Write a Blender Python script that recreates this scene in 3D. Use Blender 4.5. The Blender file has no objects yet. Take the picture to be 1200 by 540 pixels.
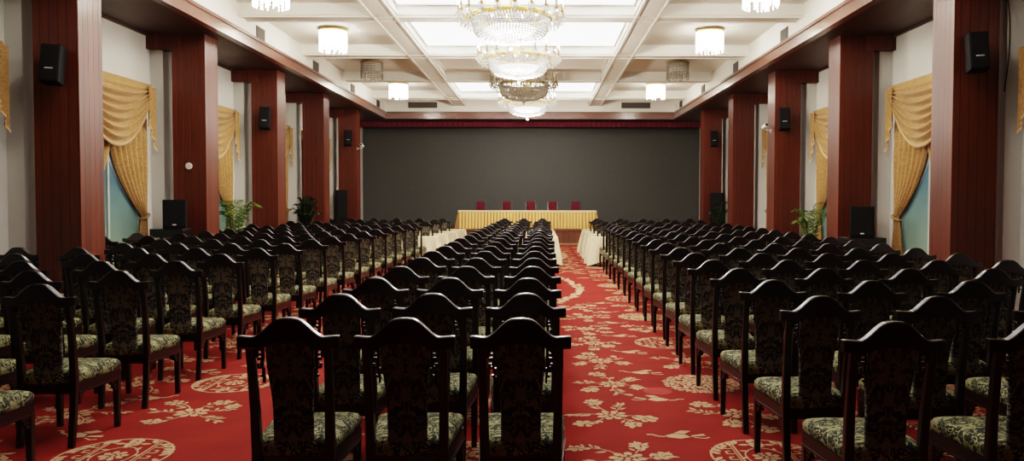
import bpy, bmesh, math, random
from mathutils import Vector, Matrix, Euler
R = math.radians
PI = math.pi
random.seed(7)
scene = bpy.context.scene
COL = scene.collection
EYE = 1.82

# ------------------------------------------------------------------ helpers
def link(o):
    COL.objects.link(o)
    return o

def tag(o, label=None, cat=None, group=None, kind=None):
    if label: o['label'] = label
    if cat: o['category'] = cat
    if group: o['group'] = group
    if kind: o['kind'] = kind
    return o

def empty(name, loc=(0, 0, 0), rz=0.0):
    o = bpy.data.objects.new(name, None)
    o.empty_display_size = 0.1
    o.location = loc
    o.rotation_euler = (0, 0, rz)
    return link(o)

def thing(name, label, cat, loc=(0, 0, 0), rz=0.0, group=None):
    return tag(empty(name, loc, rz), label, cat, group)

def obj(name, bm, mats, parent=None, smooth=False, loc=None, autosmooth=None):
    me = bpy.data.meshes.new(name)
    bmesh.ops.recalc_face_normals(bm, faces=bm.faces[:])
    bm.to_mesh(me)
    bm.free()
    if not isinstance(mats, (list, tuple)): mats = [mats]
    for m in mats: me.materials.append(m)
    if smooth:
        for p in me.polygons: p.use_smooth = True
        if autosmooth is not None:
            me.set_sharp_from_angle(angle=R(autosmooth))
    o = bpy.data.objects.new(name, me)
    link(o)
    if loc: o.location = loc
    if parent: o.parent = parent
    return o

def structure(name, bm, mats, parent=None, **k):
    o = obj(name, bm, mats, parent, **k)
    o['kind'] = 'structure'
    return o

def NB(): return bmesh.new()

def box(bm, x0, x1, y0, y1, z0, z1, mat=0, bev=0.0):
    vs = [bm.verts.new(c) for c in ((x0,y0,z0),(x1,y0,z0),(x1,y1,z0),(x0,y1,z0),(x0,y0,z1),(x1,y0,z1),(x1,y1,z1),(x0,y1,z1))]
    fs = [bm.faces.new([vs[i] for i in f]) for f in ((0,3,2,1),(4,5,6,7),(0,1,5,4),(1,2,6,5),(2,3,7,6),(3,0,4,7))]
    for f in fs: f.material_index = mat
    if bev > 0:
        es = list({e for f in fs for e in f.edges})
        bmesh.ops.bevel(bm, geom=es, offset=bev, segments=2, affect='EDGES', profile=0.5, material=-1)
    return vs

def loft(bm, rings, close_ring=True, cap=True, mat=0):
    """rings: list of lists of points"""
    R_ = [[bm.verts.new(p) for p in r] for r in rings]
    n = len(R_[0])
    for a, b in zip(R_[:-1], R_[1:]):
        for i in range(n if close_ring else n - 1):
            j = (i + 1) % n
            f = bm.faces.new((a[i], a[j], b[j], b[i])); f.material_index = mat
    if cap and close_ring:
        f = bm.faces.new(R_[0][::-1]); f.material_index = mat
        f = bm.faces.new(R_[-1]); f.material_index = mat
    return R_

def post(bm, pts, w, d, mat=0, bev=0.15):
    """square section bar through pts (mostly vertical), chamfered corners"""
    rings = []
    for k, p in enumerate(pts):
        ww = w[k] if isinstance(w, (list, tuple)) else w
        dd = d[k] if isinstance(d, (list, tuple)) else d
        a, b = ww / 2, dd / 2
        c = min(a, b) * bev
        rings.append([(p[0]+x, p[1]+y, p[2]) for x, y in ((-a+c,-b),(a-c,-b),(a,-b+c),(a,b-c),(a-c,b),(-a+c,b),(-a,b-c),(-a,-b+c))])
    loft(bm, rings, mat=mat)

def tube(bm, pts, r, n=8, mat=0):
    pts = [Vector(p) for p in pts]
    rings = []
    up = Vector((0.123, 0.3, 1)).normalized()
    for k, p in enumerate(pts):
        t = (pts[min(k+1, len(pts)-1)] - pts[max(k-1, 0)]).normalized()
        a = t.cross(up)
        if a.length < 1e-3: a = t.cross(Vector((1, 0, 0)))
        a.normalize(); b = t.cross(a).normalized()
        rr = r[k] if isinstance(r, (list, tuple)) else r
        rings.append([p + (a*math.cos(2*PI*i/n) + b*math.sin(2*PI*i/n))*rr for i in range(n)])
    loft(bm, rings, mat=mat)

def lathe(bm, prof, n=24, mat=0, c=(0, 0, 0), cap=True):
    rings = [[(c[0]+r*math.cos(2*PI*i/n), c[1]+r*math.sin(2*PI*i/n), c[2]+z) for i in range(n)] for r, z in prof]
    loft(bm, rings, mat=mat, cap=cap)

def prism_xz(bm, poly, y0, y1, mat=0):
    a = [bm.verts.new((x, y0, z)) for x, z in poly]
    b = [bm.verts.new((x, y1, z)) for x, z in poly]
    n = len(poly)
    bm.faces.new(a).material_index = mat
    bm.faces.new(b[::-1]).material_index = mat
    for i in range(n):
        j = (i+1) % n
        bm.faces.new((a[i], b[i], b[j], a[j])).material_index = mat

def grid(bm, nu, nv, fn, mat=0):
    V = [[bm.verts.new(fn(i/nu, j/nv)) for i in range(nu+1)] for j in range(nv+1)]
    for j in range(nv):
        for i in range(nu):
            bm.faces.new((V[j][i], V[j][i+1], V[j+1][i+1], V[j+1][i])).material_index = mat
    return V

def octa(bm, c, rx, rz, mat=0, n=4, rot=0.0):
    t = bm.verts.new((c[0], c[1], c[2]+rz)); b = bm.verts.new((c[0], c[1], c[2]-rz))
    q = [bm.verts.new((c[0]+rx*math.cos(rot+2*PI*i/n), c[1]+rx*math.sin(rot+2*PI*i/n), c[2])) for i in range(n)]
    for i in range(n):
        j = (i+1) % n
        bm.faces.new((t, q[i], q[j])).material_index = mat
        bm.faces.new((b, q[j], q[i])).material_index = mat

def ball(bm, c, r, n=10, m=6, mat=0, sz=1.0):
    prof = [(max(r*math.sin(PI*k/m), r*0.02), -r*sz*math.cos(PI*k/m)) for k in range(m+1)]
    lathe(bm, prof, n, mat, c)

# ------------------------------------------------------------------ materials
def new_mat(name):
    m = bpy.data.materials.new(name); m.use_nodes = True
    nt = m.node_tree
    b = nt.nodes['Principled BSDF']
    return m, nt, b

class NT:
    """tiny node-writing helper"""
    def __init__(s, nt): s.nt = nt
    def n(s, t, **k):
        x = s.nt.nodes.new(t)
        for a, v in k.items():
            if a.startswith('i_'): x.inputs[int(a[2:])].default_value = v
            else: setattr(x, a, v)
        return x
    def l(s, a, b): s.nt.links.new(a, b)
    def math(s, op, a, b=None, c=None):
        x = s.nt.nodes.new('ShaderNodeMath'); x.operation = op
        for i, v in enumerate((a, b, c)):
            if v is None: continue
            if isinstance(v, (int, float)): x.inputs[i].default_value = v
            else: s.l(v, x.inputs[i])
        return x.outputs[0]
    def mix(s, f, a, b):
        x = s.nt.nodes.new('ShaderNodeMix'); x.data_type = 'RGBA'
        for i, v in ((0, f), (6, a), (7, b)):
            if isinstance(v, (int, float)): x.inputs[i].default_value = v
            elif isinstance(v, (tuple, list)): x.inputs[i].default_value = (*v[:3], 1)
            else: s.l(v, x.inputs[i])
        return x.outputs[2]
    def ramp(s, f, stops):
        x = s.nt.nodes.new('ShaderNodeValToRGB')
        e = x.color_ramp.elements
        while len(e) < len(stops): e.new(0.5)
        for k, (p, c) in enumerate(stops):
            e[k].position = p; e[k].color = (*c, 1) if len(c) == 3 else c
        s.l(f, x.inputs[0])
        return x.outputs[0]

def mat_plain(name, col, rough=0.6, noise=0.12, scale=6.0, metal=0.0, bump=0.0, spec=0.5, coat=0.0):
    m, nt, b = new_mat(name); h = NT(nt)
    tc = h.n('ShaderNodeTexCoord')
    nz = h.n('ShaderNodeTexNoise'); nz.inputs['Scale'].default_value = scale; nz.inputs['Detail'].default_value = 5
    h.l(tc.outputs['Object'], nz.inputs['Vector'])
    lo = tuple(c*(1-noise) for c in col); hi = tuple(min(1, c*(1+noise)) for c in col)
    h.l(h.mix(nz.outputs[0], lo, hi), b.inputs['Base Color'])
    b.inputs['Roughness'].default_value = rough
    b.inputs['Metallic'].default_value = metal
    b.inputs['Specular IOR Level'].default_value = spec
    b.inputs['Coat Weight'].default_value = coat
    b.inputs['Coat Roughness'].default_value = 0.12
    if bump:
        bp = h.n('ShaderNodeBump'); bp.inputs['Strength'].default_value = bump; bp.inputs['Distance'].default_value = 0.01
        h.l(nz.outputs[0], bp.inputs['Height']); h.l(bp.outputs[0], b.inputs['Normal'])
    return m

def mat_emit(name, col, strength, base=None):
    m, nt, b = new_mat(name)
    b.inputs['Base Color'].default_value = (*(base or col), 1)
    b.inputs['Emission Color'].default_value = (*col, 1)
    b.inputs['Emission Strength'].default_value = strength
    b.inputs['Roughness'].default_value = 0.3
    return m

def mat_planks(name, dark, light, width, axis='XY', rough=0.32, coat=0.4, groove=0.05, grain_axis='Z'):
    """boards side by side along an axis, with grooves between"""
    m, nt, b = new_mat(name); h = NT(nt)
    tc = h.n('ShaderNodeTexCoord'); sp = h.n('ShaderNodeSeparateXYZ')
    h.l(tc.outputs['Object'], sp.inputs[0])
    X, Y, Z = sp.outputs
    if axis == 'XY': c = h.math('ADD', X, Y)
    elif axis == 'X': c = X
    elif axis == 'Y': c = Y
    else: c = Z
    q = h.math('DIVIDE', c, width)
    fr = h.math('FRACT', q)
    fl = h.math('FLOOR', q)
    wn = h.n('ShaderNodeTexWhiteNoise'); wn.noise_dimensions = '1D'
    h.l(fl, wn.inputs['W'])
    # grain: noise stretched along the board
    mp = h.n('ShaderNodeMapping')
    st = {'Z': (26, 26, 1.6), 'Y': (26, 1.2, 26), 'X': (1.2, 26, 26)}[grain_axis]
    mp.inputs['Scale'].default_value = st
    h.l(tc.outputs['Object'], mp.inputs['Vector'])
    cb = h.n('ShaderNodeCombineXYZ')
    off = h.math('MULTIPLY', wn.outputs[0], 37.0)
    h.l(off, cb.inputs[0]); h.l(off, cb.inputs[1]); h.l(off, cb.inputs[2])
    va = h.n('ShaderNodeVectorMath'); h.l(mp.outputs[0], va.inputs[0]); h.l(cb.outputs[0], va.inputs[1])
    nz = h.n('ShaderNodeTexNoise'); nz.inputs['Scale'].default_value = 1.0; nz.inputs['Detail'].default_value = 6; nz.inputs['Distortion'].default_value = 1.2
    h.l(va.outputs[0], nz.inputs['Vector'])
    f = h.math('ADD', h.math('MULTIPLY', nz.outputs[0], 0.75), h.math('MULTIPLY', wn.outputs[0], 0.35))
    colr = h.mix(h.math('MULTIPLY_ADD', f, 1.3, -0.2), dark, light)
    # groove mask
    e = h.math('MINIMUM', fr, h.math('SUBTRACT', 1.0, fr))
    g = h.math('GREATER_THAN', e, groove)
    colr = h.mix(g, tuple(c*0.22 for c in dark), colr)
    h.l(colr, b.inputs['Base Color'])
    b.inputs['Roughness'].default_value = rough
    b.inputs['Coat Weight'].default_value = coat
    b.inputs['Coat Roughness'].default_value = 0.18
    bp = h.n('ShaderNodeBump'); bp.inputs['Strength'].default_value = 0.6; bp.inputs['Distance'].default_value = 0.006
    sm = h.n('ShaderNodeMapRange'); sm.inputs[2].default_value = groove*1.6
    h.l(e, sm.inputs[0]); h.l(sm.outputs[0], bp.inputs['Height'])
    h.l(bp.outputs[0], b.inputs['Normal'])
    return m

def mat_brocade(name, dark, light, scale, mirror=False, rough=0.75, amount=0.5):
    """scrolling damask: contour lines and leaf blobs of warped noise"""
    m, nt, b = new_mat(name); h = NT(nt)
    tc = h.n('ShaderNodeTexCoord')
    vec = tc.outputs['Object']
    if mirror:
        sp = h.n('ShaderNodeSeparateXYZ'); h.l(vec, sp.inputs[0])
        cb = h.n('ShaderNodeCombineXYZ')
        h.l(h.math('ABSOLUTE', sp.outputs[0]), cb.inputs[0]); h.l(sp.outputs[2], cb.inputs[2])
        cb.inputs[1].default_value = 3.3
        vec = cb.outputs[0]
    n1 = h.n('ShaderNodeTexNoise'); n1.inputs['Scale'].default_value = scale; n1.inputs['Detail'].default_value = 1.0; n1.inputs['Distortion'].default_value = 2.2
    h.l(vec, n1.inputs['Vector'])
    w = h.math('FRACT', h.math('MULTIPLY', n1.outputs[0], 5.0))
    ln = h.math('LESS_THAN', h.math('ABSOLUTE', h.math('SUBTRACT', w, 0.5)), 0.5*amount*0.55)
    n2 = h.n('ShaderNodeTexNoise'); n2.inputs['Scale'].default_value = scale*1.7; n2.inputs['Detail'].default_value = 2.0; n2.inputs['Distortion'].default_value = 1.0
    h.l(vec, n2.inputs['Vector'])
    bl = h.math('GREATER_THAN', n2.outputs[0], 0.60 - 0.06*amount)
    f = h.math('MAXIMUM', ln, h.math('MULTIPLY', bl, 0.7))
    n3 = h.n('ShaderNodeTexNoise'); n3.inputs['Scale'].default_value = 260; h.l(tc.outputs['Object'], n3.inputs['Vector'])
    f = h.math('MULTIPLY', f, h.math('MULTIPLY_ADD', n3.outputs[0], 0.8, 0.55))
    h.l(h.mix(f, dark, light), b.inputs['Base Color'])
    b.inputs['Roughness'].default_value = rough
    b.inputs['Sheen Weight'].default_value = 0.0
    bp = h.n('ShaderNodeBump'); bp.inputs['Strength'].default_value = 0.35; bp.inputs['Distance'].default_value = 0.003
    h.l(f, bp.inputs['Height']); h.l(bp.outputs[0], b.inputs['Normal'])
    return m

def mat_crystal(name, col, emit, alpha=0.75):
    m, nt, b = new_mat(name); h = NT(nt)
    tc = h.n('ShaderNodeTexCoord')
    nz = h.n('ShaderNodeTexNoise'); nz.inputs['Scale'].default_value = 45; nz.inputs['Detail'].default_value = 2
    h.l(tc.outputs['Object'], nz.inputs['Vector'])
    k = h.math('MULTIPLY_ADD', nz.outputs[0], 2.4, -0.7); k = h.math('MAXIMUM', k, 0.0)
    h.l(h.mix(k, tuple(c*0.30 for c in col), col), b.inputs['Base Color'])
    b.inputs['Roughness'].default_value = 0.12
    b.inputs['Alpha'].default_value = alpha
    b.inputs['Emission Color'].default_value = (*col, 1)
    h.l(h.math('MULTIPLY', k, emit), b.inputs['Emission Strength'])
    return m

def mat_fabric_noise(name, lo, hi, scale, rough=0.8):
    m, nt, b = new_mat(name); h = NT(nt)
    tc = h.n('ShaderNodeTexCoord')
    n1 = h.n('ShaderNodeTexNoise'); n1.inputs['Scale'].default_value = scale; n1.inputs['Detail'].default_value = 4; n1.inputs['Distortion'].default_value = 1.5
    h.l(tc.outputs['Object'], n1.inputs['Vector'])
    f = h.math('GREATER_THAN', n1.outputs[0], 0.5)
    n2 = h.n('ShaderNodeTexNoise'); n2.inputs['Scale'].default_value = scale*9
    h.l(tc.outputs['Object'], n2.inputs['Vector'])
    f2 = h.math('MULTIPLY', h.math('MULTIPLY_ADD', f, 0.6, 0.2), h.math('MULTIPLY_ADD', n2.outputs[0], 0.8, 0.6))
    h.l(h.mix(f2, lo, hi), b.inputs['Base Color'])
    b.inputs['Roughness'].default_value = rough
    b.inputs['Sheen Weight'].default_value = 0.25
    return m

M = {}
M['wall'] = mat_plain('painted_plaster', (0.66, 0.645, 0.595), 0.85, 0.04, 1.5, bump=0.05)
M['ceiling'] = mat_plain('ceiling_paint', (0.78, 0.755, 0.69), 0.8, 0.03, 1.0)
M['column'] = mat_planks('mahogany_boards', (0.072, 0.0165, 0.0075), (0.165, 0.037, 0.0155), 0.136, 'XY', 0.42, 0.08, 0.035)
M['soffit'] = mat_planks('dark_soffit_boards', (0.044, 0.019, 0.012), (0.085, 0.038, 0.024), 0.12, 'X', 0.5, 0.05, 0.06, 'Y')
M['fascia'] = mat_plain('varnished_fascia', (0.165, 0.072, 0.052), 0.28, 0.25, 9, coat=0.5)
M['stagewood'] = mat_planks('stage_boards', (0.09, 0.030, 0.014), (0.17, 0.062, 0.028), 0.24, 'X', 0.4, 0.2, 0.03)
M['chairwood'] = mat_plain('dark_lacquered_wood', (0.0065, 0.0026, 0.0021), 0.30, 0.35, 14, spec=0.8, coat=0.0)
M['seatfab'] = mat_brocade('seat_brocade', (0.015, 0.017, 0.005), (0.32, 0.295, 0.135), 9.0, False, 0.85, 0.42)
M['backfab_shaded'] = mat_brocade('shaded_back_brocade', (0.018, 0.018, 0.013), (0.19, 0.175, 0.12), 8.0, True, 0.8, 0.45)  # same cloth as the seat, with the back's shade put into its colours
M['gold_curtain'] = mat_fabric_noise('gold_curtain_brocade', (0.31, 0.168, 0.055), (0.52, 0.32, 0.13), 30)
M['gold_trim'] = mat_plain('gold_fringe_trim', (0.70, 0.50, 0.30), 0.7, 0.3, 60)
M['skirt'] = mat_plain('pleated_gold_skirt', (0.64, 0.40, 0.14), 0.6, 0.15, 20)
M['skirt_crease_shade'] = mat_plain('gold_skirt_crease_shade', (0.36, 0.19, 0.045), 0.7, 0.15, 20)
M['skirt_top'] = mat_plain('pale_gold_cloth', (0.74, 0.60, 0.36), 0.7, 0.08, 12)
M['cloth'] = mat_plain('cream_linen', (0.70, 0.60, 0.40), 0.8, 0.06, 8)
M['black'] = mat_plain('black_speaker_shell', (0.010, 0.009, 0.009), 0.75, 0.2, 30, spec=0.2)
M['grille'] = mat_plain('speaker_grille', (0.013, 0.012, 0.012), 0.8, 0.5, 300, spec=0.2)
M['white'] = mat_plain('white_plastic', (0.75, 0.73, 0.68), 0.4, 0.04, 8)
M['grey'] = mat_plain('grey_metal', (0.35, 0.34, 0.32), 0.4, 0.1, 20, metal=0.6)
M['maroon'] = mat_plain('maroon_velvet', (0.15, 0.022, 0.040), 0.85, 0.3, 12)
M['red'] = mat_plain('red_velvet', (0.12, 0.004, 0.017), 0.8, 0.2, 20)
M['vent'] = mat_plain('dark_vent', (0.10, 0.085, 0.07), 0.6, 0.2, 30)
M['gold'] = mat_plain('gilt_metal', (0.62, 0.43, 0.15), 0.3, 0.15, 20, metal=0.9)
M['dim_gilt'] = mat_plain('unlit_gilt_metal', (0.36, 0.26, 0.11), 0.35, 0.2, 20, metal=0.8)  # darker copy of the gilt: lack of light on unlit fixtures, as colour
M['candle'] = mat_plain('candle_tube', (0.26, 0.20, 0.11), 0.6, 0.05, 20)
M['leaf'] = mat_plain('palm_leaf', (0.17, 0.27, 0.06), 0.5, 0.45, 9)
M['leafdark'] = mat_plain('dark_leaf', (0.035, 0.065, 0.022), 0.5, 0.4, 9)
M['stem'] = mat_plain('plant_stem', (0.16, 0.20, 0.06), 0.6, 0.2, 12)
M['pot'] = mat_plain('ceramic_pot', (0.42, 0.36, 0.28), 0.4, 0.1, 8)
M['frame'] = mat_plain('window_frame_paint', (0.40, 0.44, 0.40), 0.5, 0.05, 6)
M['sheer'] = mat_plain('pale_blue_lining', (0.36, 0.42, 0.46), 0.8, 0.08, 20)
M['badge'] = mat_plain('metal_badge', (0.62, 0.62, 0.62), 0.3, 0.05, 10)
M['bulb'] = mat_emit('warm_bulb', (1.0, 0.93, 0.80), 14.0)
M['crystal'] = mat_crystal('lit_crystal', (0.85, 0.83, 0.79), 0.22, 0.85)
M['crystal_hot'] = mat_emit('glowing_crystal', (1.0, 0.97, 0.91), 4.0)
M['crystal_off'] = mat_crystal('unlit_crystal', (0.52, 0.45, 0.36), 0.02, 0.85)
M['fringe_lit'] = mat_emit('lit_crystal_fringe', (1.0, 0.96, 0.88), 5.0)
M['panel_lit'] = mat_emit('luminous_ceiling_panel', (1.0, 0.985, 0.97), 2.4)
M['panel_off'] = mat_plain('unlit_ceiling_panel', (0.80, 0.765, 0.70), 0.7, 0.02, 2)

# luminous look of the daylight behind the windows
def mat_pane():
    m, nt, b = new_mat('window_glass'); h = NT(nt)
    tc = h.n('ShaderNodeTexCoord'); sp = h.n('ShaderNodeSeparateXYZ')
    h.l(tc.outputs['Object'], sp.inputs[0])
    nz = h.n('ShaderNodeTexNoise'); nz.inputs['Scale'].default_value = 1.6
    h.l(tc.outputs['Object'], nz.inputs['Vector'])
    z = h.math('ADD', h.math('MULTIPLY', sp.outputs[2], 0.26), h.math('MULTIPLY_ADD', nz.outputs[0], 0.3, -0.2))
    c = h.ramp(z, [(0.0, (0.24, 0.30, 0.21)), (0.38, (0.13, 0.21, 0.20)), (0.7, (0.05, 0.12, 0.19)), (1.0, (0.03, 0.07, 0.13))])
    h.l(c, b.inputs['Base Color'])
    b.inputs['Roughness'].default_value = 0.25
    h.l(c, b.inputs['Emission Color'])
    b.inputs['Emission Strength'].default_value = 0.08
    return m
M['pane'] = mat_pane()

def mat_screen():
    m, nt, b = new_mat('led_screen_face'); h = NT(nt)
    tc = h.n('ShaderNodeTexCoord')
    nz = h.n('ShaderNodeTexNoise'); nz.inputs['Scale'].default_value = 7; nz.inputs['Detail'].default_value = 8
    h.l(tc.outputs['Object'], nz.inputs['Vector'])
    n2 = h.n('ShaderNodeTexNoise'); n2.inputs['Scale'].default_value = 70
    h.l(tc.outputs['Object'], n2.inputs['Vector'])
    f = h.math('ADD', h.math('MULTIPLY', nz.outputs[0], 0.6), h.math('MULTIPLY', n2.outputs[0], 0.4))
    h.l(h.mix(f, (0.062, 0.061, 0.056), (0.095, 0.093, 0.085)), b.inputs['Base Color'])
    b.inputs['Roughness'].default_value = 0.55
    return m
M['screen'] = mat_screen()

def mat_carpet(name, lo, hi):
    m, nt, b = new_mat(name); h = NT(nt)
    tc = h.n('ShaderNodeTexCoord')
    a = h.n('ShaderNodeTexNoise'); a.inputs['Scale'].default_value = 2.2; a.inputs['Detail'].default_value = 6
    h.l(tc.outputs['Object'], a.inputs['Vector'])
    c = h.n('ShaderNodeTexNoise'); c.inputs['Scale'].default_value = 160; c.inputs['Detail'].default_value = 2
    h.l(tc.outputs['Object'], c.inputs['Vector'])
    f = h.math('ADD', h.math('MULTIPLY', a.outputs[0], 0.6), h.math('MULTIPLY', c.outputs[0], 0.4))
    h.l(h.mix(h.math('MULTIPLY_ADD', f, 2.0, -0.5), lo, hi), b.inputs['Base Color'])
    b.inputs['Roughness'].default_value = 0.95
    b.inputs['Specular IOR Level'].default_value = 0.15
    bp = h.n('ShaderNodeBump'); bp.inputs['Strength'].default_value = 0.3; bp.inputs['Distance'].default_value = 0.004
    h.l(c.outputs[0], bp.inputs['Height']); h.l(bp.outputs[0], b.inputs['Normal'])
    return m
M['carpet'] = mat_carpet('red_carpet_pile', (0.155, 0.012, 0.008), (0.245, 0.024, 0.016))
M['carpet_cream'] = mat_carpet('cream_carpet_motif', (0.34, 0.205, 0.115), (0.54, 0.355, 0.215))
M['carpet_pink'] = mat_carpet('faded_carpet_patch', (0.27, 0.035, 0.03), (0.34, 0.055, 0.045))

# ------------------------------------------------------------------ room dimensions (camera stands at x = 0, y = 0)
XL, XR = -8.04, 7.28          # walls
CL, CR = -6.86, 6.16          # inner faces of the columns
BL, BR = -6.41, 5.62          # inner faces of the ceiling beams
CW, CD = 0.68, 0.62           # column width, depth
COLY = [11.50 + 4.34*k for k in range(5)]     # fronts of the columns
SOF = EYE + 3.38              # soffit
YB, YF = -4.0, 35.7
STAGE_Y, STAGE_Z = 31.0, 0.62
CENT = -0.46

# ---------------- floor with woven motifs
def floor():
    bm = NB()
    box(bm, XL-0.2, XR+0.2, YB-0.2, YF+0.2, -0.2, 0.0, 0)
    rng = random.Random(3)
    Z = 0.002
    zc = [0]
    def poly(pts, mat=1, z=Z):
        zc[0] += 1
        z = z + 0.0022*((zc[0]*37) % 211)/211.0 if mat == 1 else 0.001
        bm.faces.new([bm.verts.new((x, y, z)) for x, y in pts]).material_index = mat
    def leaf(x, y, a, L, w, z=Z):
        ca, sa = math.cos(a), math.sin(a)
        pts = []
        prof = [(0, 0), (0.2, 0.7), (0.45, 1), (0.75, 0.6), (1, 0), (0.75, -0.6), (0.45, -1), (0.2, -0.7)]
        for u, v in prof:
            px, py = u*L, v*w/2
            pts.append((x + px*ca - py*sa, y + px*sa + py*ca))
        poly(pts, 1, z)
    def strip(pts, w, z=Z):
        P = [Vector((p[0], p[1])) for p in pts]
        for a, b in zip(P[:-1], P[1:]):
            t = (b-a).normalized(); n = Vector((-t.y, t.x))*w/2
            poly([tuple(a+n), tuple(a-n), tuple(b-n), tuple(b+n)], 1, z)
    def flower(x, y, r, n=7):
        a0 = rng.random()*6.28
        for ring, (rr, pl, k) in enumerate(((r, 0.62, n), (r*0.52, 0.62, max(4, n-3)))):
            for i in range(k):
                a = a0 + 2*PI*i/k + ring*0.4
                cx, cy = x+math.cos(a)*rr*0.72, y+math.sin(a)*rr*0.72
                L, W = rr*(0.29 if ring == 0 else 0.32), rr*PI/k*(0.58 if ring == 0 else 0.54)
                pts = []
                for q in range(9):
                    t = -PI*0.75 + 1.5*PI*q/8
                    u = math.cos(t)*L*(1.0 if q % 2 == 0 else 0.88); v = math.sin(t)*W
                    pts.append((cx+u*math.cos(a)-v*math.sin(a), cy+u*math.sin(a)+v*math.cos(a)))
                poly(pts)
        pts = [(x+r*0.16*math.cos(6.28*i/8), y+r*0.16*math.sin(6.28*i/8)) for i in range(8)]
        poly(pts)
    def branch(x, y, a, L, leaves=5):
        pts = []; bend = rng.uniform(-1.4, 1.4)
        for i in range(6):
            t = i/5
            pts.append((x, y))
            x += math.cos(a+bend*t)*L/5; y += math.sin(a+bend*t)*L/5
        strip(pts, 0.011)
        for i in range(leaves):
            p = pts[min(5, 1+i*5//leaves)]
            aa = a + bend*0.5 + rng.choice((-1, 1))*rng.uniform(0.5, 1.1)
            leaf(p[0]+math.cos(aa)*0.02, p[1]+math.sin(aa)*0.02, aa, rng.uniform(0.055, 0.095), rng.uniform(0.022, 0.034))
        leaf(pts[-1][0], pts[-1][1], a+bend, 0.1, 0.04)
        return pts
    def spray(x, y, s=1.0):
        flower(x, y, 0.150*s, 8)
        a = rng.random()*6.28
        for k in range(6):
            aa = a + k*2*PI/6 + rng.uniform(-0.25, 0.25)
            x0, y0 = x+math.cos(aa)*0.14*s, y+math.sin(aa)*0.14*s
            pts = branch(x0, y0, aa, rng.uniform(0.14, 0.30)*s*(1.25 if abs(math.sin(aa)) > 0.6 else 0.9), 7)
            if k in (0, 2, 4, 5): flower(pts[-1][0], pts[-1][1], rng.uniform(0.075, 0.11)*s, 6)
    def medallion(x, y, r=0.36, kind=0):
        def ring(rr, th):
            strip([(x+math.cos(2*PI*i/40)*rr, y+math.sin(2*PI*i/40)*rr) for i in range(41)], th)
        if kind == 0:
            for i in range(13):
                a = 2*PI*i/13
                flower(x+math.cos(a)*r*0.83, y+math.sin(a)*r*0.83, 0.072, 5)
                leaf(x+math.cos(a+0.24)*r*0.74, y+math.sin(a+0.24)*r*0.74, a+0.3, 0.10, 0.032)
            for i in range(7):
                a = 2*PI*i/7+0.3
                flower(x+math.cos(a)*r*0.46, y+math.sin(a)*r*0.46, 0.080, 6)
                strip([(x+math.cos(a+0.4+0.1*q)*r*(0.3+0.09*q), y+math.sin(a+0.4+0.1*q)*r*(0.3+0.09*q)) for q in range(5)], 0.012)
            flower(x, y, 0.10, 7)
        else:
            ring(r, 0.016)
            for i in range(36):
                a = 2*PI*i/36
                if abs(math.cos(a)) > 0.58 or i % 2 == 0:
                    leaf(x+math.cos(a)*r*0.82, y+math.sin(a)*r*0.82, a+rng.choice((0.9, -0.7)), 0.10, 0.042)
            flower(x, y, 0.095, 8)
            strip([(x+math.cos(2*PI*i/16)*0.135, y+math.sin(2*PI*i/16)*0.18) for i in range(17)], 0.011)
            for q in range(8):
                a = 2*PI*q/8
                leaf(x+math.cos(a)*0.12, y+math.sin(a)*0.16, a+0.6, 0.07, 0.03)
            for sx in (-1, 1):
                strip([(x+sx*0.165, y-r*0.86), (x+sx*0.165, y+r*0.86)], 0.013)
                strip([(x+sx*0.185, y-r*0.83), (x+sx*0.185, y+r*0.83)], 0.008)
                for q in (-0.16, -0.05, 0.06, 0.17):
                    strip([(x+sx*0.195, y+q), (x+sx*0.245, y+q), (x+sx*0.245, y+q+0.05), (x+sx*0.215, y+q+0.05)], 0.014)
                for q in (-0.25, 0.25):
                    flower(x, y+q, 0.055, 5)
                    leaf(x+sx*0.05, y+q, 0 if sx > 0 else PI, 0.08, 0.04)
    def bird(x, y, s=1, a=0.0):
        def T(u, v):
            return (x + s*(u*math.cos(a)-v*math.sin(a)), y + (u*math.sin(a)+v*math.cos(a)))
        poly([T(*p) for p in ((-0.08,-0.03),(0.0,-0.06),(0.08,-0.02),(0.1,0.02),(0.03,0.06),(-0.05,0.04))])
        poly([T(*p) for p in ((-0.06,0.05),(-0.12,0.11),(-0.05,0.13),(0.02,0.07))])
        poly([T(*p) for p in ((-0.09,-0.02),(-0.2,0.0),(-0.19,0.04),(-0.09,0.01))])
        strip([T(0.1,0.0), T(0.15,0.02), T(0.18,0.06), T(0.22,0.06)], 0.022)
        strip([T(-0.1,-0.04), T(-0.17,-0.07), T(-0.21,-0.05)], 0.016)
    # repeating woven layout: medallion columns alternate with sprays, sprays and birds between them
    period = 2.15
    def free(x, y):
        return not (0.45 < ((x+0.62)/1.42)**2 + ((y-14.8)/2.85)**2 < 1.6)
    j = 0
    y = 3.0
    while y < 28.0:
        k = -3
        while k <= 3:
            x0 = 1.50 + period*k
            if XL/1.077+0.5 < x0 < XR/1.077-0.5 and free(x0, y):
                if (j % 2 == 0): medallion(x0, y - 0.02, 0.36, (k+1) % 2 if k != 0 else (1 if j % 4 else 0))
                else: spray(x0+0.05, y, 0.9)
            x1 = x0 - 0.88
            if XL/1.077+0.5 < x1 < XR/1.077-0.5 and free(x1, y-0.05):
                spray(x1 + rng.uniform(-0.06, 0.06), y - 0.05, 0.85)
            x2 = x0 - 0.5
            if XL/1.077+0.5 < x2 < XR/1.077-0.5 and free(x2, y+0.45):
                bird(x2, y + 0.42, rng.choice((-1, 1)), rng.uniform(-0.3, 0.3))
            k += 1
        y += 1.01; j += 1
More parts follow.
